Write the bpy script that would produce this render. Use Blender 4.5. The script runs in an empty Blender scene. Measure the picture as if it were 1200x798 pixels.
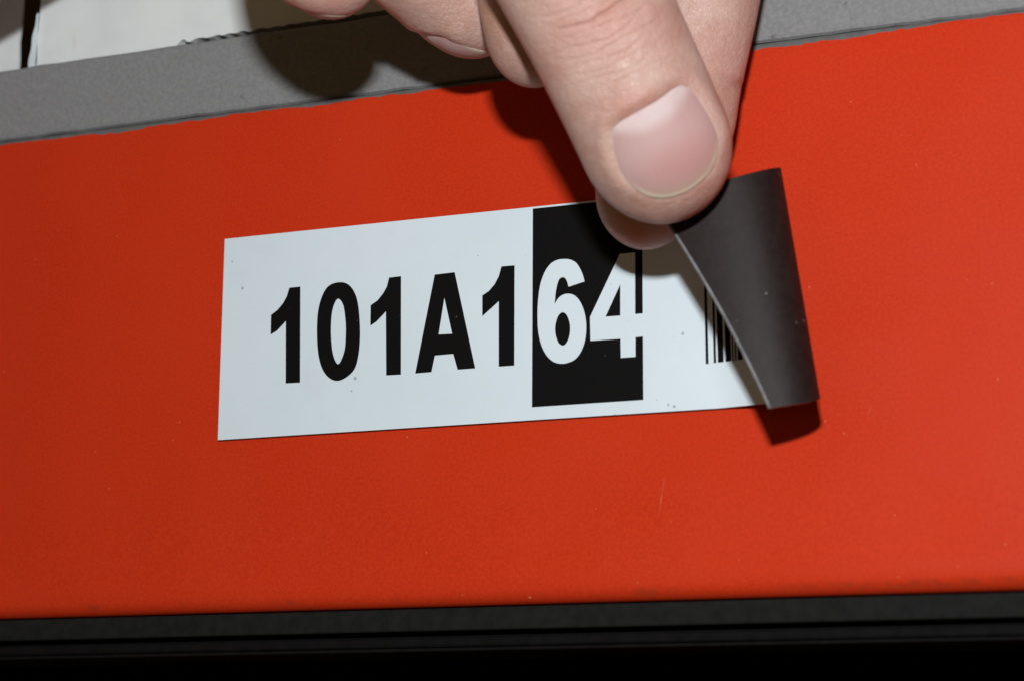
import bpy, bmesh, math, random
import numpy as np
from mathutils import Vector, Matrix
from mathutils.geometry import tessellate_polygon

S = 0.001                      # everything below is laid out in millimetres
scene = bpy.context.scene
COL = scene.collection
random.seed(7)
rng = np.random.default_rng(7)

# ------------------------------------------------------------------ camera
FPX, DIST, PW, PH = 2833.0, 341.0, 1200, 798


def nrm(v):
    v = np.array(v, float)
    return v / np.linalg.norm(v)


AX = nrm((6100, -481, -FPX))                 # world axes as the camera sees them (right, down, forward)
AZ = np.array((188, -12400, FPX), float)
AZ -= AX * AZ.dot(AX)
AZ = nrm(AZ)
AY = np.cross(AZ, AX)
RM = np.stack([AX, AY, AZ])
CAM = -DIST * (RM @ np.array([0, 0, 1.0]))   # beam face is the plane y = 0, +x right, +z up, mm
C_RIGHT, C_UP, C_BACK = RM[:, 0], -RM[:, 1], -RM[:, 2]


def P(px, py, h=0.0):
    """point at height h (mm) in front of the beam face on the sight line of a photo pixel"""
    d = RM @ np.array([px - PW / 2, py - PH / 2, FPX])
    return CAM + d * ((-h - CAM[1]) / d[1])


def proj(p):
    c = RM.T @ (np.asarray(p, float) - CAM)
    return np.array([PW / 2 + FPX * c[0] / c[2], PH / 2 + FPX * c[1] / c[2]])


def depth(p):
    return float((np.asarray(p) - CAM) @ (-C_BACK))


cam = bpy.data.cameras.new('camera')
cam.sensor_width = 36.0
cam.lens = FPX / PW * 36.0
cam.clip_start, cam.clip_end = 0.01, 20
cam.dof.use_dof = True
cam.dof.focus_distance = 0.347
cam.dof.aperture_fstop = 25.0
cam_ob = bpy.data.objects.new('camera', cam)
COL.objects.link(cam_ob)
cam_ob.matrix_world = Matrix.Translation(Vector(CAM * S)) @ Matrix(
    [[C_RIGHT[i], C_UP[i], C_BACK[i]] for i in range(3)]).to_4x4()
scene.camera = cam_ob

# ------------------------------------------------------------------ world, flash, exposure
world = bpy.data.worlds.new('World')
scene.world = world
world.use_nodes = True
bg = world.node_tree.nodes['Background']
bg.inputs[0].default_value = (1.0, 0.66, 0.27, 1)
bg.inputs[1].default_value = 0.074

flash = bpy.data.lights.new('camera_flash', 'AREA')
flash.shape = 'RECTANGLE'
flash.size, flash.size_y = 0.021, 0.011
flash.energy = 1.22
flash.color = (0.985, 1.0, 1.01)
flash_ob = bpy.data.objects.new('camera_flash', flash)
COL.objects.link(flash_ob)
FL = CAM + C_UP * 98 - C_RIGHT * 6
flash_ob.location = Vector(FL * S)
flash_ob.rotation_euler = (Vector((0.02, 0, 0)) - Vector(FL * S)).to_track_quat('-Z', 'Y').to_euler()

scene.view_settings.view_transform = 'Standard'
scene.view_settings.look = 'None'
scene.view_settings.exposure = 0.0
scene.view_settings.gamma = 1.0
scene.view_settings.use_curve_mapping = False


# ------------------------------------------------------------------ helpers
def link(name, me, mat=None, parent=None, smooth=False):
    o = bpy.data.objects.new(name, me)
    COL.objects.link(o)
    if mat is not None:
        me.materials.append(mat)
    if parent is not None:
        o.parent = parent
    if smooth:
        me.polygons.foreach_set('use_smooth', [True] * len(me.polygons))
    return o


def mesh(name, verts, faces, mat=None, parent=None, smooth=False, recalc=True, off=None):
    v = np.asarray(verts, float)
    if off is not None:
        v = v - np.asarray(off)
    me = bpy.data.meshes.new(name)
    me.from_pydata((v * S).tolist(), [], [list(map(int, f)) for f in faces])
    if recalc:
        bm = bmesh.new()
        bm.from_mesh(me)
        bmesh.ops.recalc_face_normals(bm, faces=bm.faces)
        bm.to_mesh(me)
        bm.free()
    me.update()
    return link(name, me, mat, parent, smooth)


def empty(name, loc, label, cat, group=None):
    o = bpy.data.objects.new(name, None)
    COL.objects.link(o)
    o.location = Vector(np.asarray(loc) * S)
    o.empty_display_size = 0.01
    o['label'], o['category'] = label, cat
    if group:
        o['group'] = group
    return o


def extrude_profile(prof, x0, x1, n=2):
    """closed (y, z) profile swept along x"""
    k = len(prof)
    V, F = [], []
    for x in np.linspace(x0, x1, n):
        V += [(x, y, z) for y, z in prof]
    for j in range(n - 1):
        for i in range(k):
            F.append((j * k + i, j * k + (i + 1) % k, (j + 1) * k + (i + 1) % k, (j + 1) * k + i))
    F.append(tuple(range(k)))
    F.append(tuple(range((n - 1) * k, n * k)))
    return V, F


def arc(cy, cz, r, a0, a1, n=8):
    return [(cy + r * math.cos(math.radians(a)), cz + r * math.sin(math.radians(a))) for a in np.linspace(a0, a1, n)]


class NT:
    """tiny node-tree builder"""

    def __init__(self, name, rough=0.5, spec=0.5):
        self.m = bpy.data.materials.new(name)
        self.m.use_nodes = True
        self.t = self.m.node_tree
        self.b = self.t.nodes['Principled BSDF']
        self.b.inputs['Roughness'].default_value = rough
        self.b.inputs['Specular IOR Level'].default_value = spec
        self.obj = self.n('ShaderNodeTexCoord').outputs['Object']

    def n(self, typ, **kw):
        x = self.t.nodes.new(typ)
        for k, v in kw.items():
            setattr(x, k, v)
        return x

    def set(self, sock, v):
        if hasattr(v, 'is_linked'):
            self.t.links.new(v, sock)
        elif isinstance(v, (tuple, list)) and len(v) == 3 and sock.type == 'RGBA':
            sock.default_value = (*v, 1)
        else:
            sock.default_value = v
        return sock

    def noise(self, scale, detail=3, rough=0.5, vec=None, out='Fac'):
        x = self.n('ShaderNodeTexNoise')
        self.set(x.inputs['Vector'], vec or self.obj)
        x.inputs['Scale'].default_value = scale
        x.inputs['Detail'].default_value = detail
        x.inputs['Roughness'].default_value = rough
        return x.outputs[out]

    def voronoi(self, scale, vec=None, feature='F1', out='Distance'):
        x = self.n('ShaderNodeTexVoronoi', feature=feature)
        self.set(x.inputs['Vector'], vec or self.obj)
        x.inputs['Scale'].default_value = scale
        return x.outputs[out]

    def math(self, op, a, b=0.0, clamp=False):
        x = self.n('ShaderNodeMath', operation=op, use_clamp=clamp)
        self.set(x.inputs[0], a)
        self.set(x.inputs[1], b)
        return x.outputs[0]

    def ramp(self, v, a, b, lo=0.0, hi=1.0):
        x = self.n('ShaderNodeMapRange', interpolation_type='SMOOTHSTEP')
        self.set(x.inputs[0], v)
        x.inputs[1].default_value, x.inputs[2].default_value = a, b
        x.inputs[3].default_value, x.inputs[4].default_value = lo, hi
        return x.outputs[0]

    def mix(self, f, a, b):
        x = self.n('ShaderNodeMix', data_type='RGBA')
        self.set(x.inputs[0], f)
        self.set(x.inputs[6], a)
        self.set(x.inputs[7], b)
        return x.outputs[2]

    def scale(self, v):
        x = self.n('ShaderNodeMapping')
        self.set(x.inputs[0], self.obj)
        x.inputs['Scale'].default_value = v
        return x.outputs[0]

    def xyz(self):
        x = self.n('ShaderNodeSeparateXYZ')
        self.set(x.inputs[0], self.obj)
        return x.outputs

    def dist(self, p):
        x = self.n('ShaderNodeVectorMath', operation='DISTANCE')
        self.set(x.inputs[0], self.obj)
        x.inputs[1].default_value = tuple(np.asarray(p) * S)
        return x.outputs['Value']

    def color(self, v):
        self.set(self.b.inputs['Base Color'], v)

    def bump(self, h, strength=0.3, distance=0.0001):
        x = self.n('ShaderNodeBump')
        self.set(x.inputs['Height'], h)
        x.inputs['Strength'].default_value = strength
        x.inputs['Distance'].default_value = distance
        self.t.links.new(x.outputs[0], self.b.inputs['Normal'])


# ------------------------------------------------------------------ materials
def mat_orange():
    m = NT('orange_paint', 0.45, 0.14)
    x, y, z = m.xyz()
    z = m.math('SUBTRACT', z, 0.037)                 # the beam's own origin sits at its lower edge
    grain = m.noise(2400, 2, 0.6)
    cloud = m.noise(28, 3, 0.55)
    c = m.mix(m.ramp(grain, 0.3, 0.7), (0.49, 0.0275, 0.0060), (0.56, 0.0365, 0.0085))
    c = m.mix(m.ramp(cloud, 0.3, 0.75, 0, 0.35), c, (0.60, 0.040, 0.0095))
    # pale dust specks
    v = m.voronoi(520)
    pick = m.n('ShaderNodeTexWhiteNoise')
    vc = m.n('ShaderNodeTexVoronoi')
    m.set(vc.inputs['Vector'], m.obj)
    vc.inputs['Scale'].default_value = 520
    m.set(pick.inputs['Vector'], vc.outputs['Position'])
    spk = m.math('MULTIPLY', m.ramp(v, 0.03, 0.07, 1, 0), m.math('GREATER_THAN', pick.outputs['Value'], 0.90))
    c = m.mix(m.math('MULTIPLY', spk, 0.45), c, (0.80, 0.36, 0.24))
    # ragged paint edge along the top: bare grey steel above it
    rag = m.math('MULTIPLY', m.math('SUBTRACT', m.noise(420, 4, 0.65, m.scale((1, 0.2, 0.2))), 0.5), 0.0011)
    wave = m.math('MULTIPLY', m.math('SUBTRACT', m.noise(35, 2, 0.5, m.scale((1, 0, 0))), 0.5), 0.0021)
    zz = m.math('ADD', z, m.math('ADD', rag, wave))
    bare = m.ramp(zz, 0.03868, 0.03875)
    steel = m.mix(m.noise(500, 3), (0.075, 0.08, 0.08), (0.17, 0.172, 0.172))
    c = m.mix(bare, c, steel)
    # rubbed, dirty patches just above the lower edge
    rub = m.math('MULTIPLY', m.ramp(z, -0.0361, -0.0352, 1, 0), m.ramp(z, -0.0368, -0.0362))
    rub = m.math('MULTIPLY', rub, m.ramp(m.math('ADD', m.noise(70, 4, 0.6, m.scale((1, 0.1, 1))), m.ramp(x, 0.028, 0.055, 0, 0.16)), 0.52, 0.64))
    c = m.mix(m.math('MULTIPLY', rub, m.ramp(m.noise(600, 4, 0.75), 0.38, 0.62, 0, 0.42)), c, (0.16, 0.035, 0.016))
    chip = m.math('MULTIPLY', m.ramp(m.noise(420, 3, 0.7), 0.69, 0.74), m.ramp(z, -0.0357, -0.0345, 1, 0))
    chip = m.math('MULTIPLY', chip, m.ramp(z, -0.0368, -0.036))
    c = m.mix(m.math('MULTIPLY', chip, 0.6), c, (0.62, 0.42, 0.22))
    for (x0, y0), (x1, y1), wd in [((779, 556), (772, 606), .09), ((1022, 470), (1016, 492), .06)]:
        a, b = P(x0, y0), P(x1, y1)
        d = b - a
        L = np.linalg.norm(d)
        d = d / L
        org = a - np.array([0, 0, -37.0])
        sx = m.math('SUBTRACT', x, org[0] * S)
        sz = m.math('SUBTRACT', z, (org[2] - 37.0) * S)
        along = m.math('ADD', m.math('MULTIPLY', sx, d[0]), m.math('MULTIPLY', sz, d[2]))
        across = m.math('ABSOLUTE', m.math('SUBTRACT', m.math('MULTIPLY', sx, d[2]), m.math('MULTIPLY', sz, d[0])))
        k = m.math('MULTIPLY', m.ramp(across, wd * .3 * S, wd * S, 1, 0), m.math('MULTIPLY', m.ramp(along, 0, 1.5 * S), m.ramp(along, (L - 1.5) * S, L * S, 1, 0)))
        k = m.math('MULTIPLY', k, m.ramp(m.noise(900, 3), 0.35, 0.6, 0.15, 0.55))
        c = m.mix(k, c, (0.70, 0.22, 0.12))
    m.color(c)
    m.set(m.b.inputs['Roughness'], m.ramp(m.noise(60, 3), 0.3, 0.7, 0.40, 0.50))
    m.bump(m.math('ADD', m.math('MULTIPLY', grain, 0.5), m.noise(120, 2)), 0.10, 0.00006)
    return m.m


def mat_flat(name, a, b, scale, rough, spec=0.5, bump=0.0, bscale=None, bd=0.0001):
    m = NT(name, rough, spec)
    n = m.noise(scale, 4, 0.6)
    m.color(m.mix(m.ramp(n, 0.3, 0.7), a, b))
    if bump:
        m.bump(m.noise(bscale or scale, 4, 0.65), bump, bd)
    return m.m


def mat_board():
    m = NT('grey_board', 0.85, 0.25)
    f = m.noise(1500, 4, 0.7)
    g = m.noise(130, 4, 0.6)
    c = m.mix(m.ramp(f, 0.3, 0.72), (0.195, 0.198, 0.202), (0.25, 0.253, 0.257))
    c = m.mix(m.ramp(g, 0.45, 0.75, 0, 0.2), c, (0.20, 0.20, 0.20))
    pit = m.ramp(m.noise(480, 2, 0.5), 0.70, 0.76)
    c = m.mix(m.math('MULTIPLY', pit, 0.5), c, (0.07, 0.07, 0.07))
    m.color(c)
    m.bump(f, 0.5, 0.00025)
    return m.m


def mat_vinyl():
    m = NT('white_vinyl', 0.42, 0.45)
    c = m.mix(m.ramp(m.noise(45, 3), 0.3, 0.7), (0.635, 0.735, 0.795), (0.67, 0.765, 0.82))
    spk = m.ramp(m.noise(1500, 2, 0.5), 0.765, 0.79)
    c = m.mix(m.math('MULTIPLY', spk, 0.55), c, (0.12, 0.12, 0.12))
    for (px, py), rr in [((416, 443), .36), ((412, 458), .22), ((800, 391), .30), ((783, 474), .24), ((790, 476), .30), ((284, 338), .34), ((272, 307), .22), ((560, 300), .16), ((720, 486), .2)]:
        q = P(px, py, 0.8) - np.array([0, 0, -11.75])
        c = m.mix(m.ramp(m.dist(q), rr * 0.4 * S, rr * S, 0.6, 0), c, (0.20, 0.19, 0.18))
    c = m.mix(m.ramp(m.noise(85, 4, 0.65), 0.55, 0.8, 0, 0.35), c, (0.56, 0.63, 0.66))
    m.color(c)
    m.set(m.b.inputs['Roughness'], m.ramp(m.noise(60, 4, 0.65), 0.3, 0.7, 0.34, 0.55))
    m.bump(m.math('ADD', m.math('MULTIPLY', m.noise(300, 2), 0.5), m.noise(25, 2)), 0.10, 0.00012)
    return m.m


def mat_ink():
    m = NT('black_ink', 0.6, 0.08)
    spk = m.ramp(m.noise(1500, 2, 0.5), 0.765, 0.79)
    m.color(m.mix(m.math('MULTIPLY', spk, 0.5), (0.0045, 0.0042, 0.0042), (0.25, 0.25, 0.25)))
    return m.m


def mat_magnet():
    m = NT('magnet_back', 0.55, 0.2)
    f = m.noise(800, 3, 0.6)
    c = m.mix(m.ramp(f, 0.3, 0.7), (0.0115, 0.0066, 0.0062), (0.0172, 0.0104, 0.0098))
    spk = m.ramp(m.noise(420, 2, 0.5), 0.745, 0.78)
    c = m.mix(m.math('MULTIPLY', spk, 0.4), c, (0.3, 0.3, 0.3))
    m.color(c)
    m.bump(m.math('ADD', f, m.noise(140, 3)), 0.12, 0.00008)
    return m.m


def mat_card():
    m = NT('white_cardboard', 0.75, 0.3)
    x, y, z = m.xyz()
    z = m.math('ADD', z, 0.050)
    c = m.mix(m.ramp(m.noise(60, 4, 0.6), 0.3, 0.7), (0.65, 0.69, 0.69), (0.74, 0.775, 0.775))
    # brown scuffs rubbed off near the bottom edge
    st = m.ramp(m.noise(120, 4, 0.65, m.scale((1, 1, 0.35))), 0.60, 0.70)
    low = m.ramp(z, 0.053, 0.0585, 1, 0)
    c = m.mix(m.math('MULTIPLY', m.math('MULTIPLY', st, low), 0.7), c, (0.50, 0.30, 0.19))
    m.color(c)
    m.bump(m.noise(350, 4, 0.6), 0.2, 0.0001)
    return m.m


def mat_skin(pinks):
    m = NT('skin', 0.46, 0.5)
    blot = m.noise(190, 5, 0.65)
    fine = m.noise(520, 3, 0.6)
    c = m.mix(m.ramp(blot, 0.3, 0.7), (0.485, 0.285, 0.232), (0.595, 0.408, 0.350))
    c = m.mix(m.ramp(fine, 0.4, 0.7, 0, 0.28), c, (0.49, 0.275, 0.225))
    c = m.mix(m.ramp(m.noise(1500, 3, 0.6), 0.45, 0.7, 0, 0.22), c, (0.58, 0.42, 0.36))
    c = m.mix(m.ramp(m.noise(75, 4, 0.65), 0.45, 0.72, 0, 0.55), c, (0.50, 0.235, 0.185))
    for p, r, col, k in pinks:
        c = m.mix(m.ramp(m.dist(p), r * 0.15 * S, r * S, k, 0), c, col)
    m.color(c)
    b = m.b
    b.inputs['Subsurface Weight'].default_value = 0.16
    b.inputs['Subsurface Radius'].default_value = (1.0, 0.36, 0.2)
    b.inputs['Subsurface Scale'].default_value = 0.0016
    cells = m.voronoi(2300, m.scale((1.25, 1, 0.8)), 'DISTANCE_TO_EDGE')
    ce = m.ramp(cells, 0.0, 0.18)
    h = m.math('ADD', m.math('MULTIPLY', ce, 0.22), m.math('MULTIPLY', m.noise(1900, 3, 0.6), 0.8))
    h = m.math('ADD', h, m.math('MULTIPLY', m.noise(420, 3, 0.55, m.scale((0.7, 1, 1.5))), 1.1))
    m.bump(h, 0.75, 0.00021)
    m.set(b.inputs['Roughness'], m.ramp(m.noise(800, 3), 0.3, 0.7, 0.36, 0.52))
    return m.m


def mat_nail(cen, tip_line):
    """colour runs along the nail: moon, pink bed, pale free edge (UV.y = 0 at the root, 1 at the tip)"""
    m = NT('nail', 0.6, 0.28)
    uv = m.n('ShaderNodeUVMap').outputs[0]
    s = m.n('ShaderNodeSeparateXYZ')
    m.set(s.inputs[0], uv)
    u, v = s.outputs[0], s.outputs[1]
    wob = m.math('MULTIPLY', m.math('SUBTRACT', m.noise(90, 3), 0.5), 0.10)
    du = m.math('SUBTRACT', u, 0.47)
    v2 = m.math('ADD', v, m.math('ADD', wob, m.math('MULTIPLY', m.math('MULTIPLY', du, du), 0.9)))
    c = m.mix(m.ramp(v2, 0.20, 0.36), (0.60, 0.475, 0.465), (0.505, 0.325, 0.312))
    du2 = m.math('MULTIPLY', m.math('SUBTRACT', u, 0.56), 1.3)
    dv2 = m.math('MULTIPLY', m.math('SUBTRACT', v, 0.70), 2.4)
    rad = m.math('SQRT', m.math('ADD', m.math('MULTIPLY', du2, du2), m.math('MULTIPLY', dv2, dv2)))
    c = m.mix(m.ramp(rad, 0.0, 0.85, 0.7, 0), c, (0.50, 0.245, 0.23))
    c = m.mix(m.ramp(v2, 0.80, 0.97), c, (0.49, 0.35, 0.27))
    e = m.n('ShaderNodeAttribute', attribute_name='rim').outputs['Fac']
    c = m.mix(m.math('MULTIPLY', m.ramp(e, 0.89, 0.95), m.ramp(v, 0.60, 0.85, 0, 0.8)), c, (0.66, 0.58, 0.46))
    # blotches in the bed
    c = m.mix(m.ramp(m.noise(260, 4, 0.6), 0.45, 0.75, 0, 0.25), c, (0.46, 0.28, 0.275))
    # faint lengthwise ridges
    m.color(c)
    m.b.inputs['Subsurface Weight'].default_value = 0.15
    m.b.inputs['Subsurface Radius'].default_value = (1.0, 0.4, 0.25)
    m.b.inputs['Subsurface Scale'].default_value = 0.001
    mp = m.n('ShaderNodeMapping')
    m.set(mp.inputs[0], uv)
    mp.inputs['Scale'].default_value = (26, 1.2, 1)
    m.bump(m.math('ADD', m.noise(1.0, 2, 0.5, mp.outputs[0]), m.math('MULTIPLY', m.noise(900, 3), 0.35)), 0.34, 0.00012)
    return m.m


ORANGE, BOARD, VINYL, INK, MAGNET, CARD = mat_orange(), mat_board(), mat_vinyl(), mat_ink(), mat_magnet(), mat_card()
RUBBER = mat_flat('dark_rail_coating', (0.0075, 0.0078, 0.0076), (0.0120, 0.0124, 0.0120), 500, 0.8, 0.12, 0.3, 600)
RUBBER2 = mat_flat('darker_rail_coating', (0.0028, 0.0024, 0.0024), (0.0048, 0.0043, 0.0043), 500, 0.8, 0.12, 0.3, 600)
DARK = mat_flat('unlit_dark', (0.0022, 0.002, 0.002), (0.0035, 0.003, 0.003), 20, 0.95, 0.05)  # near-black colour paints in the unlit depth
KRAFT = mat_flat('kraft_core', (0.26, 0.17, 0.10), (0.36, 0.25, 0.15), 200, 0.9, 0.2, 0.4, 400)
PALE = mat_flat('pale_torn_paper', (0.60, 0.68, 0.72), (0.72, 0.78, 0.80), 120, 0.8, 0.3, 0.4, 300, 0.0003)
EDGE = mat_flat('magnet_cut_edge', (0.11, 0.11, 0.115), (0.22, 0.22, 0.23), 400, 0.6, 0.4)

# ------------------------------------------------------------------ setting: dark space behind
BX0, BX1 = -230.0, 190.0
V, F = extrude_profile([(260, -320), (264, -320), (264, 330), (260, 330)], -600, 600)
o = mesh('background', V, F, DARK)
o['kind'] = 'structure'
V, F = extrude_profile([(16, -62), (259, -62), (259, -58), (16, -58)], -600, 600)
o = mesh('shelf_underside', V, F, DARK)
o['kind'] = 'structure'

# ------------------------------------------------------------------ orange beam
beam = empty('shelf_beam', (0, 0, -37), 'orange painted steel shelf beam with a chipped grey top edge, carrying the number label', 'shelf beam')
prof = [(0, 0)] * 0
prof += arc(0.9, 38.6, 0.9, 90, 180, 8)                       # rounded top edge
prof += [(0, z) for z in np.linspace(37, -20, 12)]
prof += [(-0.9 * ((-20 - z) / 14.0) ** 2, z) for z in np.linspace(-21, -34, 10)]
cy = -0.78 + 2.4
prof += arc(cy, -34.8, 2.4, 183, 268, 10)                     # rolled lower edge
prof += [(24, -37.2), (24, -35.7), (3.5, -35.7), (1.5, -34), (1.5, 37.0), (3.0, 38.0), (24, 38.0), (24, 39.5)]
V, F = extrude_profile(prof, BX0, BX1, 3)
mesh('face_panel', V, F, ORANGE, beam, True, off=(0, 0, -37))
fp = COL.objects['face_panel'].data
bm = bmesh.new(); bm.from_mesh(fp)
for e in bm.edges:
    if len(e.link_faces) == 2 and e.calc_face_angle(0) > math.radians(35):
        e.smooth = False
bm.to_mesh(fp); bm.free()

# ------------------------------------------------------------------ ribbed dark rail under the beam
rail = empty('lower_rail', (0, 1, -44), 'dark grey ribbed rail running under the lower edge of the orange beam', 'rail')
ro = (0, 1, -44)


def strip(name, y0, y1, z0, z1, r, mat):
    pr = arc(y0 + r, z1 - r, r, 90, 180, 5) + arc(y0 + r, z0 + r, r, 180, 270, 5) + [(y1, z0), (y1, z1)]
    v, f = extrude_profile(pr, BX0, BX1, 2)
    ob = mesh(name, v, f, mat, rail, False, off=ro)
    return ob


strip('upper_strip', 0.7, 14, -40.55, -37.35, 0.35, RUBBER)
strip('groove_strip', 3.4, 14, -41.25, -40.56, 0.1, RUBBER2)
strip('middle_strip', 1.5, 14, -42.75, -41.26, 0.5, RUBBER2)
strip('lower_lip', 1.1, 14, -43.35, -42.85, 0.2, RUBBER2)

# ------------------------------------------------------------------ grey board above
PXB = 0.55


def board():
    x = np.linspace(BX0, BX1, 420)
    V, F = [], []
    prof = [(6.0, 39.75), (1.2, 39.75), (0.75, 40.0), (PXB, 40.5), (PXB, 43.5), (PXB, 47.5), (PXB, 51.2), (0.7, 51.6), (1.0, 51.8), (6.0, 51.8)]
    k = len(prof)
    j1 = np.interp(np.arange(420), np.arange(0, 420, 3), rng.normal(0, 0.07, 140))
    j2 = np.interp(np.arange(420), np.arange(0, 420, 4), rng.normal(0, 0.08, 105))
    for i, xx in enumerate(x):
        for q, (y, z) in enumerate(prof):
            dz = j1[i] if q in (1, 2, 3) else (j2[i] if q in (6, 7, 8) else 0)
            V.append((xx, y, z + dz))
    for i in range(419):
        for q in range(k):
            F.append((i * k + q, i * k + (q + 1) % k, (i + 1) * k + (q + 1) % k, (i + 1) * k + q))
    F.append(tuple(range(k)))
    F.append(tuple(range(419 * k, 420 * k)))
    o = mesh('grey_board', V, F, BOARD, None, False, off=(0, 0, 39.75))
    o.location = (0, 0, 39.75 * S)
    o['label'] = 'rough grey fibreboard strip lying along the top of the orange beam'
    o['category'] = 'board'


board()

# ------------------------------------------------------------------ white cardboard boxes behind the board
def panel(name, outline_xz, y0, y1, mat, parent, off):
    """flat panel with a shaped outline (x, z), between depths y0 and y1"""
    n = len(outline_xz)
    V = [(x, y0, z) for x, z in outline_xz] + [(x, y1, z) for x, z in outline_xz]
    tri = tessellate_polygon([[Vector((x, z, 0)) for x, z in outline_xz]])
    F = [tuple(t) for t in tri] + [tuple(n + i for i in reversed(t)) for t in tri]
    F += [(i, (i + 1) % n, n + (i + 1) % n, n + i) for i in range(n)]
    return mesh(name, V, F, mat, parent, off=off)


def at(px, py, y):
    p = P(px, py, -y)
    return p[0], p[2]


YB = 3.0                                             # front of the big box
bo = (-20, YB, 50)
box = empty('cardboard_box', bo, 'white cardboard box with a wavy torn bottom edge standing behind the grey board', 'box',)
xl = at(45, 40, YB)[0]
pts = []
for i, t in enumerate(np.linspace(0, 1, 26)):        # ragged upright edge at the gap
    z = 140 - 90 * t
    pts.append((xl + 0.12 * math.sin(i * 1.9) + rng.normal(0, 0.10), z))
a = at(203, 54, YB)
pts += [(xl, 50.5), (a[0] - 0.6, 50.8)]
for i in range(150):                                 # corrugated bottom edge lifting away to the right
    x = a[0] + i * 0.42
    lift = 1.75 + 0.35 * (1 - math.exp(-i / 40))
    amp = (0.24 * math.exp(-i / 60) + 0.07) * (0.65 + 0.5 * math.sin(i * 0.31) * math.sin(i * 0.113 + 1))
    pts.append((x, 51.45 + lift * min(1, 0.55 + i / 6.0) + amp * math.sin(x * 2 * math.pi / 2.75 + 0.9 * math.sin(x * 0.61)) + rng.normal(0, 0.035)))
pts += [(60, 52.9), (60, 140)]
panel('front_panel', pts, YB, YB + 2.6, CARD, box, bo)
V, F = extrude_profile([(YB + 2.7, 50), (150, 50), (150, 140), (YB + 2.7, 140)], xl + 0.05, xl + 2.6)
mesh('side_panel', V, F, CARD, box, off=bo)
V, F = extrude_profile([(YB + 2.7, 50), (150, 50), (150, 140), (YB + 2.7, 140)], 57.4, 60)
mesh('side_panel', V, F, CARD, box, off=bo)
V, F = extrude_profile([(YB + 0.1, 140.1), (150, 140.1), (150, 142.7), (YB + 0.1, 142.7)], xl, 60)
mesh('top_flap', V, F, CARD, box, off=bo)
V, F = extrude_profile([(150.1, 50), (152.7, 50), (152.7, 140), (150.1, 140)], xl, 60)
mesh('back_panel', V, F, CARD, box, off=bo)
# torn pale paper edge hanging at the corner
xa_, xb_ = at(33, 78, YB - 0.6)[0], at(44, 12, YB - 0.6)[0]
pe = [(xa_ + (xb_ - xa_) * t ** 1.6 + 0.10 * math.sin(i * 1.1), 50.5 + 10.5 * t) for i, t in enumerate(np.linspace(0, 1, 16))]
pe2 = [(xl + 0.05 - 0.08 * abs(math.sin(i * 1.3)), 61.5 - 11 * t) for i, t in enumerate(np.linspace(0, 1, 16))]
panel('torn_liner', pe + pe2, YB - 0.7, YB - 0.2, PALE, box, bo)

YL = 8.0
lo = (-130, YL, 50)
lbox = empty('cardboard_box', lo, 'white cardboard box at the far left, its upper part in brown shadow', 'box')
xr = at(24, 40, YL)[0]
pl = [(-190, 140), (-190, 50.2)]
for i, t in enumerate(np.linspace(0, 1, 30)):
    z = 50.2 + 89.8 * t
    pl.append((xr + 0.10 * math.sin(i * 1.5) + rng.normal(0, 0.08) + 0.0 * t, z))
panel('front_panel', pl, YL, YL + 0.5, CARD, lbox, lo)
V, F = extrude_profile([(YL + 2.7, 50.2), (140, 50.2), (140, 140), (YL + 2.7, 140)], xr - 42.7, xr - 40.1)
mesh('side_panel', V, F, KRAFT, lbox, off=lo)
V, F = extrude_profile([(YL + 2.7, 50.2), (140, 50.2), (140, 140), (YL + 2.7, 140)], -190, -187.4)
mesh('side_panel', V, F, CARD, lbox, off=lo)
# added flap, out of view, shaped along the flash rays to shade the upper corner
def towards_flash(px, py, y):
    q = P(px, py, -YL)
    return q + (FL - q) * ((y - q[1]) / (FL[1] - q[1]))


e1, e2 = towards_flash(-420, 290, -24), towards_flash(96, -4, -24)
h1, h2 = np.array([-190, YL - 0.3, 104.0]), np.array([xr - 0.5, YL - 0.3, 104.0])
nf = nrm(np.cross(e2 - e1, h1 - e1)) * 2.4
if nf[2] < 0:
    nf = -nf
q4 = [e1, e2, h2, h1]
mesh('shade_flap', q4 + [p + nf for p in q4], [(0, 1, 2, 3), (7, 6, 5, 4), (0, 4, 5, 1), (1, 5, 6, 2), (2, 6, 7, 3), (3, 7, 4, 0)], CARD, lbox, off=lo)

# deck the boxes stand on
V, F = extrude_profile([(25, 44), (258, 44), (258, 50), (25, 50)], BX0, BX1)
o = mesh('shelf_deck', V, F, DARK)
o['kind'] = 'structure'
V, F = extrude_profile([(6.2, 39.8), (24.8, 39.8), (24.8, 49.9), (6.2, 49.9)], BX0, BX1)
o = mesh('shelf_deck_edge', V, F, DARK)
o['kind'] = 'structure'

# ------------------------------------------------------------------ magnetic label
Z0, Z1 = -11.75, 19.0
XL = -47.75
lab_o = (0, 0, -11.75)
label = empty('magnetic_label', lab_o, 'white magnetic shelf label printed 101A164, its right end peeled back to the dark side', 'label')
ET = [0, .33, .64, .9, 1]
EX = [903, 864, 826, 782, 768]
EY = [478, 400, 328, 262, 238]
EH = [16.0, 17.0, 17.6, 17.9, 18.0]
SB, STP = np.array([962, 467.]), np.array([916, 199.])      # outer line of the curl
SBD, STD = np.array([962, 483.]), np.array([916, 219.])


def skew(x, z):
    return x - 0.020 * (z - 3.6)


def quad(x, y, t):
    return float(np.polyval(np.polyfit(x, y, 2), t))


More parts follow.
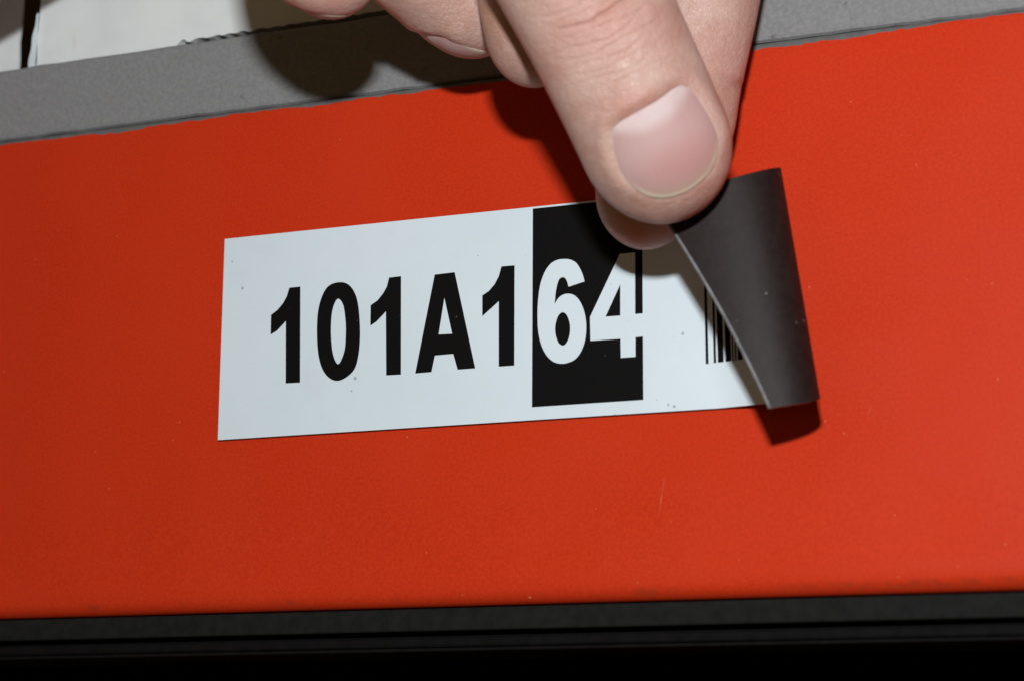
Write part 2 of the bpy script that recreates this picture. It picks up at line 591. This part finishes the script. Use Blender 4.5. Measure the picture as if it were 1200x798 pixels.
def label_rows(n_s=44, n_t=31):
    """centre sheet of the label: flat run, then a U-shaped curl whose free end is pinched by the hand"""
    rows = []
    nl = nrm((STP[1] - SB[1], SB[0] - STP[0]))
    if nl[0] < 0:
        nl = -nl
    u = np.linspace(0, 1, n_s)[:, None]
    for t in np.linspace(0, 1, n_t):
        h = quad(ET, EH, t)
        E = P(quad(ET, EX, t), quad(ET, EY, t), h)
        sp = SB + (STP - SB) * t
        s2 = SBD + (STD - SBD) * t
        sw2 = P(s2[0], s2[1], h * 0.5)
        sw = P(sp[0], sp[1], h * 0.5)
        B = np.array([sw[0] - h * 1.05, 0, Z0 + (Z1 - Z0) * t])
        d1 = nrm((1.0, 0, 0.04 + 0.0 * t))
        q = sw2 - E; q[1] = 0; d2 = nrm(q)

        def cur(k):
            a, b = B + d1 * k, E + d2 * k * 1.25 + np.array([0, (1 - t) * min(k * 0.36, h * .5) - 1.0 * t, 0])
            return (1 - u) ** 3 * B + 3 * u * (1 - u) ** 2 * a + 3 * u * u * (1 - u) * b + u ** 3 * E
        l_, h_ = 0.5, 40.0
        for _ in range(26):
            k = (l_ + h_) / 2
            if max((proj(p) - SB) @ nl for p in cur(k)) > 0:
                h_ = k
            else:
                l_ = k
        z = Z0 + (Z1 - Z0) * t
        flat = np.array([(skew(XL, z) + (B[0] - skew(XL, z)) * f, 0, z) for f in np.linspace(0, 1, 26)[:-1]])
        c = cur(k)
        rows.append(np.concatenate([flat, c]))
    return np.array(rows)


LR = label_rows()
nt, ns = LR.shape[:2]
ds = np.gradient(LR, axis=1)
dt = np.gradient(LR, axis=0)
LN = np.cross(ds, dt)
LN /= np.linalg.norm(LN, axis=2, keepdims=True)          # points to the printed side
if LN[nt // 2, 3, 1] > 0:
    LN = -LN


def sheet(name, lo_, hi_, mat):
    A = (LR + LN * lo_).reshape(-1, 3)
    B = (LR + LN * hi_).reshape(-1, 3)
    n = len(A)
    F = []
    for j in range(nt - 1):
        for i in range(ns - 1):
            a, b, c, d = j * ns + i, j * ns + i + 1, (j + 1) * ns + i + 1, (j + 1) * ns + i
            F.append((a, d, c, b))
            F.append((n + a, n + b, n + c, n + d))
    rim = [i for i in range(ns)] + [j * ns + ns - 1 for j in range(1, nt)] + \
          [(nt - 1) * ns + i for i in range(ns - 2, -1, -1)] + [j * ns for j in range(nt - 2, 0, -1)]
    m = len(rim)
    for q in range(m):
        a, b = rim[q], rim[(q + 1) % m]
        F.append((a, b, n + b, n + a))
    o = mesh(name, np.concatenate([A, B]), F, mat, label, True, off=lab_o)
    bm = bmesh.new(); bm.from_mesh(o.data)
    for e in bm.edges:
        if len(e.link_faces) == 2 and e.calc_face_angle(0) > math.radians(50):
            e.smooth = False
    for f in bm.faces:
        pass
    bm.to_mesh(o.data); bm.free()
    return o


mg = sheet('magnet_sheet', 0.06, 0.62, MAGNET)
mg.data.materials.append(EDGE)
for p in mg.data.polygons[2 * (nt - 1) * (ns - 1):]:
    p.material_index = 1
sheet('vinyl_face', 0.63, 0.76, VINYL)
V, F = [], []
for j in range(nt):
    p = LR[j, -1] + LN[j, -1] * 0.33
    e = nrm(LR[j, -1] - LR[j, -2])
    rr = 0.36
    for a in np.linspace(0, 2 * math.pi, 10, endpoint=False):
        V.append(p + e * (rr * math.cos(a) * 0.8 + 0.02) + LN[j, -1] * rr * math.sin(a))
for j in range(nt - 1):
    for i in range(10):
        F.append((j * 10 + i, j * 10 + (i + 1) % 10, (j + 1) * 10 + (i + 1) % 10, (j + 1) * 10 + i))
F += [tuple(range(10)), tuple(range((nt - 1) * 10, nt * 10))]
mesh('cut_edge', V, F, EDGE, label, True, off=lab_o)

YF = -0.78                                                # print lies just proud of the vinyl


def tracepx(pts):
    return [tuple(P(x, y, 0.76)[[0, 2]]) for x, y in pts]


def catmull(pts, t):
    """pts (n, k) sampled at float parameters t in [0, n-1]"""
    p = np.asarray(pts, float)
    n = len(p)
    p = np.concatenate([[2 * p[0] - p[1]], p, [2 * p[-1] - p[-2]]])
    i = np.clip(np.floor(t).astype(int), 0, n - 2)
    f = (t - i)[:, None]
    a, b, c, d = p[i], p[i + 1], p[i + 2], p[i + 3]
    return 0.5 * (2 * b + (c - a) * f + (2 * a - 5 * b + 4 * c - d) * f ** 2 + (3 * b - a - 3 * c + d) * f ** 3)


def smooth_closed(p, n=8):
    p = [np.array(q, float) for q in p]
    out = []
    k = len(p)
    for i in range(k):
        a, b, c, d = p[i - 1], p[i], p[(i + 1) % k], p[(i + 2) % k]
        for t in np.linspace(0, 1, n, endpoint=False):
            out.append(0.5 * ((2 * b) + (c - a) * t + (2 * a - 5 * b + 4 * c - d) * t * t + (3 * b - a - 3 * c + d) * t ** 3))
    return out


def printed(name, loops, mat, th=0.03, y=YF):
    """flat printed mark with holes, slightly proud of the label face"""
    allp = [q for l in loops for q in l]
    tri = tessellate_polygon([[Vector((a, b, 0)) for a, b in l] for l in loops])
    n = len(allp)
    V = [(a, y - th, b) for a, b in allp] + [(a, y, b) for a, b in allp]
    F = [tuple(t) for t in tri]
    s = 0
    for l in loops:
        k = len(l)
        F += [(s + i, s + (i + 1) % k, n + s + (i + 1) % k, n + s + i) for i in range(k)]
        s += k
    return mesh(name, V, F, mat, label, off=lab_o)


def z3(pts, ox, oy, sc):
    return [(ox + x / sc, oy + y / sc) for x, y in pts]


ONE = [(277, 140), (275, 735), (186, 740), (187, 352), (165, 378), (130, 414), (92, 438), (95, 316), (135, 285), (170, 243), (193, 200), (209, 147)]
printed('printed_digit', [tracepx(z3(ONE, 300, 310, 5.322))], INK)
zo = smooth_closed([(515, 113), (585, 134), (632, 225), (649, 400), (640, 560), (605, 665), (515, 724), (440, 690), (395, 590), (381, 430), (392, 270), (440, 150)])
zi = smooth_closed([(514, 215), (545, 255), (559, 350), (561, 430), (552, 540), (515, 620), (482, 565), (468, 440), (472, 320), (488, 250)])
printed('printed_digit', [tracepx(z3(zo, 300, 310, 5.322)), tracepx(z3(zi, 300, 310, 5.322))], INK)
ONEB = [(905, 75), (904, 685), (813, 690), (811, 293), (785, 322), (750, 358), (714, 382), (716, 256), (760, 225), (795, 180), (817, 140), (831, 84)]
printed('printed_digit', [tracepx(z3(ONEB, 300, 310, 5.322))], INK)
LA = [(722, 255), (780, 248), (840, 527), (789, 531), (776, 485), (722, 490), (712, 538), (665, 542)]
LAI = [(750, 322), (733, 429), (773, 427)]
printed('printed_letter', [tracepx(z3(LA, 220, 220, 2.493)), tracepx(z3(LAI, 220, 220, 2.493))], INK)
ONEC = [(955, 228), (954, 519), (909, 522), (909, 332), (890, 350), (875, 363), (861, 376), (861, 316), (880, 303), (897, 283), (909, 260), (917, 231)]
printed('printed_digit', [tracepx(z3(ONEC, 220, 220, 2.493))], INK)

SIX = [(225, 75), (262, 80), (296, 100), (322, 140), (338, 180), (347, 215), (247, 248), (240, 220), (229, 197), (212, 188), (192, 198), (178, 230),
       (167, 285), (161, 355), (185, 318), (212, 298), (243, 291), (280, 299), (313, 330), (340, 385), (355, 450), (358, 515), (349, 585),
       (325, 650), (290, 695), (250, 716), (205, 724), (155, 713), (112, 675), (80, 615), (60, 535), (54, 440), (57, 340), (70, 240),
       (97, 160), (135, 105), (180, 80)]
def smooth_run(p, n=4):
    return [tuple(q) for q in catmull(p, np.linspace(0, len(p) - 1, (len(p) - 1) * n + 1))]


SIX = smooth_run(SIX[6:14]) + smooth_run(SIX[13:] + SIX[:6])[1:]
SIXI = smooth_closed([(212, 406), (240, 430), (257, 490), (252, 555), (233, 598), (211, 612), (185, 595), (167, 545), (165, 490), (182, 430)], 5)
FOUR = [(567, 43), (662, 34), (663, 418), (713, 413), (713, 555), (665, 561), (665, 681), (573, 688), (571, 570), (384, 583), (381, 436)]
FOURI = [(570, 232), (478, 434), (570, 427)]
z6 = lambda l: tracepx(z3(l, 620, 290, 5.32))
# black block with the two knocked-out white digits
blk = [(skew(3.45, Z1) + 0.0, 18.72), (skew(3.45, -9.9), -9.92), (skew(20.15, -9.9), -9.92), (skew(20.15, Z1), 18.72)]
printed('black_block', [blk], INK)
printed('printed_digit', [z6(SIX), z6(SIXI)], VINYL, 0.03, YF - 0.034)
printed('printed_digit', [z6(FOUR), z6(FOURI)], VINYL, 0.03, YF - 0.034)
def on_label(x, z):
    """point and printed-side normal at a distance along the sheet"""
    j = (z - Z0) / (Z1 - Z0) * (nt - 1)
    j0 = int(min(max(math.floor(j), 0), nt - 2))
    f = j - j0
    row, nn = LR[j0] * (1 - f) + LR[j0 + 1] * f, LN[j0] * (1 - f) + LN[j0 + 1] * f
    sl = row[0, 0] + np.concatenate([[0], np.cumsum(np.linalg.norm(np.diff(row, axis=0), axis=1))])
    p = np.array([np.interp(x, sl, row[:, i]) for i in range(3)])
    n_ = np.array([np.interp(x, sl, nn[:, i]) for i in range(3)])
    return p, nrm(n_)


# bar code: most of it hides under the peeled end
for xa, xb in [(191.5, 205), (233, 245), (255, 285), (297, 327), (334, 341), (350, 358), (366, 392), (402, 412), (420, 446), (455, 463)]:
    a0 = P(780 + xa / 4.2, 427, 0.76)[0]
    a1 = P(780 + xb / 4.2, 427, 0.76)[0]
    V, F = [], []
    zs = np.linspace(-5.55, 15.2, 16)
    for z in zs:
        for x in (a0, a1):
            p, n_ = on_label(skew(x, z) + .02, z)
            V += [p + n_ * 0.77, p + n_ * 0.80]
    for i in range(15):
        q = i * 4
        F += [(q, q + 2, q + 6, q + 4), (q + 1, q + 5, q + 7, q + 3), (q, q + 4, q + 5, q + 1), (q + 2, q + 3, q + 7, q + 6)]
    F += [(0, 1, 3, 2), (60, 62, 63, 61)]
    mesh('bar_code_bar', V, F, INK, label, off=lab_o)

# ------------------------------------------------------------------ the hand
def poly_sd(q, poly):
    """signed distance (negative inside) of points q (n,2) to a closed polygon"""
    poly = np.asarray(poly)
    d = np.full(len(q), 1e9)
    ins = np.zeros(len(q), bool)
    for i in range(len(poly)):
        a, b = poly[i - 1], poly[i]
        e = b - a
        w = q - a
        t = np.clip((w @ e) / max(e @ e, 1e-12), 0, 1)
        d = np.minimum(d, np.linalg.norm(w - t[:, None] * e, axis=1))
        c = ((a[1] <= q[:, 1]) != (b[1] <= q[:, 1]))
        with np.errstate(divide='ignore', invalid='ignore'):
            xi = a[0] + (q[:, 1] - a[1]) / (b[1] - a[1]) * e[0]
        ins ^= c & (q[:, 0] < xi)
    return np.where(ins, -d, d)


class Finger:
    """stations from tip to root: (px, py, h, half width px); normal = the side that is dorsal / faces `face`"""

    def __init__(self, st, face, td, tp, lc, nail=None, creases=(), rings=90, around=72, dense_to=None, ex=2.0):
        pts = []
        for px, py, h, w in st:
            p = P(px, py, h)
            pts.append((*p, w * depth(p) / FPX))
        pts = np.array(pts)
        t = np.linspace(0, len(pts) - 1, 800)
        dense = catmull(pts, t)
        s = np.concatenate([[0], np.cumsum(np.linalg.norm(np.diff(dense[:, :3], axis=0), axis=1))])
        self.L = s[-1]
        n1 = int(rings * (0.3 if dense_to else 0.4))
        sa = lc * (1 - np.cos(np.linspace(0, math.pi / 2, n1 + 1)))[1:]
        if dense_to:
            n2 = int(rings * 0.5)
            sb = np.concatenate([np.linspace(lc, dense_to, n2 + 1)[1:], np.linspace(dense_to, self.L, rings - n1 - n2 + 1)[1:]])
        else:
            sb = np.linspace(lc, self.L, rings - n1 + 1)[1:]
        sl = np.concatenate([sa, sb])
        sl[0] = max(sl[0], 0.02)
        self.dense, self.s, self.lc, self.ex = dense, s, lc, ex
        self.face, self.td, self.tp = nrm(face), td, tp
        self.nail, self.creases = nail, creases
        ph = np.linspace(0, 2 * math.pi, around, endpoint=False)
        self.V = []
        for sv in sl:
            self.V.append(self.surf(np.full(around, sv), ph))
        tip = self.axis(np.array([0.0]))[0][0]
        root = self.axis(np.array([self.L]))[0][0]
        k = around
        V = np.concatenate([np.concatenate(self.V), [tip, root]])
        m = len(sl)
        F = []
        for j in range(m - 1):
            for i in range(k):
                F.append((j * k + i, j * k + (i + 1) % k, (j + 1) * k + (i + 1) % k, (j + 1) * k + i))
        for i in range(k):
            F.append((m * k, (i + 1) % k, i))
            F.append((m * k + 1, (m - 1) * k + i, (m - 1) * k + (i + 1) % k))
        self.verts, self.faces = V, F

    def axis(self, sv):
        c = np.stack([np.interp(sv, self.s, self.dense[:, i]) for i in range(4)], 1)
        e = 0.6
        a = np.stack([np.interp(np.clip(sv + e, 0, self.L), self.s, self.dense[:, i]) for i in range(3)], 1)
        b = np.stack([np.interp(np.clip(sv - e, 0, self.L), self.s, self.dense[:, i]) for i in range(3)], 1)
        T = a - b
        T /= np.linalg.norm(T, axis=1, keepdims=True)
        N = self.face - T * (T @ self.face)[:, None]
        N /= np.linalg.norm(N, axis=1, keepdims=True)
        B = np.cross(T, N)
        if (B @ C_RIGHT).mean() < 0 and not hasattr(self, 'flip'):
            self.flip = -1
        self.flip = getattr(self, 'flip', 1)
        return c[:, :3], c[:, 3], T, N, B * self.flip

    def prof(self, sv):
        d = np.clip(1 - sv / self.lc, 0, 1)
        return np.maximum(1 - d ** self.ex, 0) ** (1 / self.ex)

    def surf(self, sv, ph, lift=0.0, raw=False):
        c, w, T, N, B = self.axis(sv)
        k = self.prof(sv)
        ww = w * k
        sn, cs = np.sin(ph), np.cos(ph)
        td = self.td * w * k
        tp = self.tp * w * k
        th = np.where(cs > 0, td, tp)
        p = c + B * (ww * sn)[:, None] + N * (th * cs)[:, None]
        nr = B * (sn / np.maximum(ww, .3))[:, None] + N * (cs / np.maximum(th, .3))[:, None]
        slope = np.gradient(k, sv) if (len(sv) > 3 and np.ptp(sv) > 1) else 0
        nr /= np.linalg.norm(nr, axis=1, keepdims=True)
        d = np.full(len(sv), lift)
        if not raw:
            v = ww * sn
            dors = np.clip(cs * 3, 0, 1)
            if self.nail is not None:
                sd = poly_sd(np.stack([v, sv], 1), self.nail['poly'])
                g = self.nail.get('amp', 1.0)
                ns0 = self.nail['tip_s']
                distal = np.clip((sv - ns0 - 1.5) / 3.0, 0, 1)
                d = d + dors * g * (np.where(sd < 0, -0.55 * np.clip(-sd / 0.7, 0, 1), 0)
                                    + (0.05 + 0.24 * distal) * distal * np.exp(-((sd - 1.0) / 0.95) ** 2)
                                    - 0.08 * np.exp(-((sd - 0.05) / 0.28) ** 2))
            for s0, amp, wd, bow, v0, vr, side in self.creases:
                sc = s0 + bow * (v - v0) ** 2 + 0.28 * np.sin(v * 0.62 + s0 * 3) + 0.07 * np.sin(v * 2.1 + s0)
                m = np.clip(cs * side * 3, 0, 1) * np.exp(-((v - v0) / vr) ** 4)
                d = d - amp * m * np.exp(-((sv - sc) / wd) ** 2) + 0.2 * amp * m * np.exp(-((sv - sc - 2.2 * wd) / (1.6 * wd)) ** 2)
        return p + nr * d[:, None]

    def nail_mesh(self, name, mat, parent, off):
        poly = np.asarray(self.nail['poly'])
        cen = poly.mean(0)
        nb, nr_ = len(poly), 22
        V, UV, RIM = [], [], []
        smin, smax = poly[:, 1].min(), poly[:, 1].max()
        vmin, vmax = poly[:, 0].min(), poly[:, 0].max()
        for r in np.linspace(0, 1, nr_ + 1)[1:]:
            q = cen + (poly - cen) * r
            c, w, T, N, B = self.axis(q[:, 1])
            ww = w * self.prof(q[:, 1])
            ph = np.arcsin(np.clip(q[:, 0] / ww, -0.98, 0.98))
            distal = np.clip((smax - q[:, 1]) / (smax - smin), 0, 1)
            base = self.nail.get('base', -0.10)
            lift = base + 0.22 * (1 - r ** 2) + 0.12 * distal * 1.0 - (0.28 * (1 - distal)) * r ** 6
            p0 = np.stack([self.surf(np.array([a]), np.array([b]), l, raw=True)[0] for a, b, l in zip(q[:, 1], ph, lift)])
            V.append(p0)
            UV += [((a - vmin) / (vmax - vmin), (smax - b) / (smax - smin)) for a, b in q]
            RIM += [r] * nb
        c0 = V[0].mean(0)
        top = np.concatenate(V + [[c0]])
        UV.append(((cen[0] - vmin) / (vmax - vmin), (smax - cen[1]) / (smax - smin)))
        RIM.append(0)
        n = len(top)
        rim0 = (nr_ - 1) * nb
        # underside: a rim dropped into the flesh
        ncen = nrm(self.axis(np.array([cen[1]]))[3][0])
        low = V[-1] - ncen * 0.45
        allv = np.concatenate([top, low])
        F = []
        for j in range(nr_ - 1):
            for i in range(nb):
                F.append((j * nb + i, j * nb + (i + 1) % nb, (j + 1) * nb + (i + 1) % nb, (j + 1) * nb + i))
        for i in range(nb):
            F.append((n - 1, (i + 1) % nb, i))
            F.append((rim0 + i, rim0 + (i + 1) % nb, n + (i + 1) % nb, n + i))
        F.append(tuple(n + i for i in range(nb)))
        UV += UV[rim0:rim0 + nb]
        RIM += [1.0] * nb
        o = mesh(name, allv, F, mat, parent, True, off=off)
        uvl = o.data.uv_layers.new(name='UVMap')
        for lp in o.data.loops:
            uvl.data[lp.index].uv = UV[lp.vertex_index]
        at_ = o.data.attributes.new('rim', 'FLOAT', 'POINT')
        at_.data.foreach_set('value', RIM)
        return o


TO_CAM = C_BACK
SC = 9.05
TIPX, TIPY = 801, 256
npx = [(715, 161), (722, 149), (742, 137), (768, 123), (790, 108), (802, 105), (813, 111), (826, 129), (837, 149), (841, 166), (838, 183), (828, 202),
       (808, 219), (790, 227), (772, 230), (753, 226), (734, 213), (721, 192)]
nail_poly = []
for x, y in npx:
    dx, dy = x - TIPX - 12, y - 2 - TIPY
    nail_poly.append(((0.91 * dx - 0.41 * dy) / SC, -(0.41 * dx + 0.91 * dy) / SC))
nail_poly = smooth_closed(nail_poly, 5)
cr = []
for s0, amp, wd, v0, vr in [(27.3, .26, .26, 0.5, 5.5), (24.6, .09, .20, -1, 6.5), (23.4, .08, .18, 0, 7), (22.3, .07, .2, -1, 6.5), (21.2, .07, .18, 0.5, 6),
                            (25.9, .07, .18, 1, 6), (28.6, .07, .18, -2, 5), (29.7, .10, .22, -1, 7), (31.2, .10, .24, 0, 7), (33.2, .10, .22, 0, 7), (20.2, .05, .2, -1, 6), (19.1, .04, .2, 1, 5)]:
    cr.append((s0, amp, wd, 0.030, v0, vr, 1))
thumb = Finger([(806, 256, 20.5, 89), (763, 155, 26.5, 89), (709, 40, 32.0, 92), (655, -70, 36.5, 98), (600, -190, 39, 100), (570, -300, 40, 112), (575, -400, 40, 118)],
               TO_CAM, 0.80, 0.72, 11.0, dict(poly=nail_poly, tip_s=3.5), cr, rings=440, around=240, dense_to=37)
index = Finger([(742, 290, 13.0, 62), (762, 222, 12.4, 64), (792, 150, 11.0, 67), (806, 92, 10.8, 64), (820, 10, 10.6, 68), (832, -90, 11.5, 74), (842, -190, 14, 76), (835, -300, 22, 84), (800, -390, 28, 95)],
               TO_CAM, 0.88, 0.92, 8.5, None, [(23.8, .8, .5, 0.010, 0, 12, 1), (25.2, .14, .4, 0.0, 0, 12, 1)], rings=150, around=110)


def oval(w, s0, s1):
    return smooth_closed([(-w * .55, s0 + .5), (0, s0), (w * .55, s0 + .5), (w, s0 + (s1 - s0) * .35), (w * .95, s0 + (s1 - s0) * .75), (w * .5, s1 - .3), (0, s1), (-w * .5, s1 - .3),
                          (-w * .95, s0 + (s1 - s0) * .75), (-w, s0 + (s1 - s0) * .35)], 5)


DOWNL = nrm(-C_UP * 0.95 + C_BACK * 0.12 - C_RIGHT * 0.15)
middle = Finger([(640, 98, 24, 58), (622, 38, 24.5, 60), (612, -40, 25, 62), (620, -130, 24, 68), (660, -230, 25, 72), (690, -340, 24, 85), (690, -410, 28, 90)],
                nrm(C_BACK * 0.5 - C_RIGHT * 0.8), 0.86, 0.9, 8.0, None, [], rings=110, around=80)
DOWN2 = nrm(-C_UP * 0.93 - C_BACK * 0.12 - C_RIGHT * 0.25)
DOWN3 = nrm(-C_UP * 0.85 - C_BACK * 0.5 - C_RIGHT * 0.2)
ring = Finger([(606, 38, 14.5, 60), (543, 10, 18, 63), (470, -44, 26, 64), (415, -110, 31, 68), (420, -200, 32, 72), (470, -290, 26, 82), (560, -380, 30, 92)],
              DOWN2, 0.86, 0.9, 8.0, dict(poly=oval(4.8, 2.2, 12.0), tip_s=2.2, amp=.8), [], rings=110, around=80)
pinky = Finger([(432, -8, 36, 50), (382, -26, 36.5, 53), (340, -62, 37, 55), (326, -135, 37, 58), (345, -230, 37, 66), (400, -320, 32, 76), (500, -390, 34, 86)],
               DOWN3, 0.86, 0.9, 7.0, dict(poly=oval(4.0, 2.2, 10.0), tip_s=2.2, amp=.8), [], rings=110, around=80)
palm = Finger([(640, -235, 30, 170), (640, -330, 31, 235), (645, -450, 35, 255), (640, -650, 42, 250), (630, -830, 50, 215), (625, -980, 58, 215), (615, -1250, 74, 240), (600, -1600, 92, 280)],
              TO_CAM, 0.52, 0.52, 14.0, None, [], rings=80, around=80)


def raw_mesh(f):
    me = bpy.data.meshes.new('hand')
    me.from_pydata((f.verts * S * 100).tolist(), [], f.faces)      # built large, so the union has digits to spare
    bm = bmesh.new(); bm.from_mesh(me)
    bmesh.ops.recalc_face_normals(bm, faces=bm.faces)
    bm.to_mesh(me); bm.free()
    o = bpy.data.objects.new('hand', me)
    COL.objects.link(o)
    return o


base = raw_mesh(palm)
for f in (pinky, ring, middle, index, thumb):
    t = raw_mesh(f)
    md = base.modifiers.new('join', 'BOOLEAN')
    md.operation = 'UNION'
    md.solver = 'MANIFOLD'
    md.object = t
    dg = bpy.context.evaluated_depsgraph_get()
    me = bpy.data.meshes.new_from_object(base.evaluated_get(dg))
    base.modifiers.clear()
    print('union', len(base.data.polygons), '+', len(t.data.polygons), '->', len(me.polygons))
    base.data = me
    bpy.data.objects.remove(t)
me = base.data
me.transform(Matrix.Scale(0.01, 4))
me.polygons.foreach_set('use_smooth', [True] * len(me.polygons))
me.name = 'hand'
hand = base
hand.name = 'hand'
hand['label'] = 'bare hand reaching in from above, thumb and forefinger pinching the peeled label corner'
hand['category'] = 'hand'

PINK = (0.50, 0.215, 0.165)
RED = (0.47, 0.18, 0.15)
YEL = (0.52, 0.36, 0.235)
t3 = lambda x, y, h: P(x, y, h)
SKIN = mat_skin([(t3(742, 128, 36), 5.0, (0.46, 0.18, 0.13), 0.55), (t3(795, 95, 36), 3.5, (0.46, 0.18, 0.13), 0.4), (t3(722, 175, 36), 5.5, YEL, 0.4), (t3(770, 250, 33), 7.5, YEL, 0.55), (t3(850, 190, 33), 5, YEL, .4),
                 (t3(790, 240, 34), 3.5, PINK, 0.35), (t3(715, 25, 40), 10, PINK, 0.32), (t3(640, 130, 33), 6, PINK, 0.35), (t3(850, 80, 17), 10, PINK, 0.4),
                 (t3(740, 280, 15), 7, PINK, 0.45), (t3(650, 60, 38), 7, PINK, .25), (t3(585, 20, 28), 4, (0.52, 0.27, 0.11), .5), (t3(440, 15, 20), 4, (.52, .29, .13), .5),
                 (t3(550, 65, 17), 7, RED, 0.4), (t3(375, 20, 38), 7, RED, 0.45)])
me.materials.clear()
me.materials.append(SKIN)
NAIL = mat_nail(None, None)
thumb.nail_mesh('thumbnail', NAIL, hand, None)
for f in (ring, pinky):
    f.nail_mesh('fingernail', NAIL, hand, None)
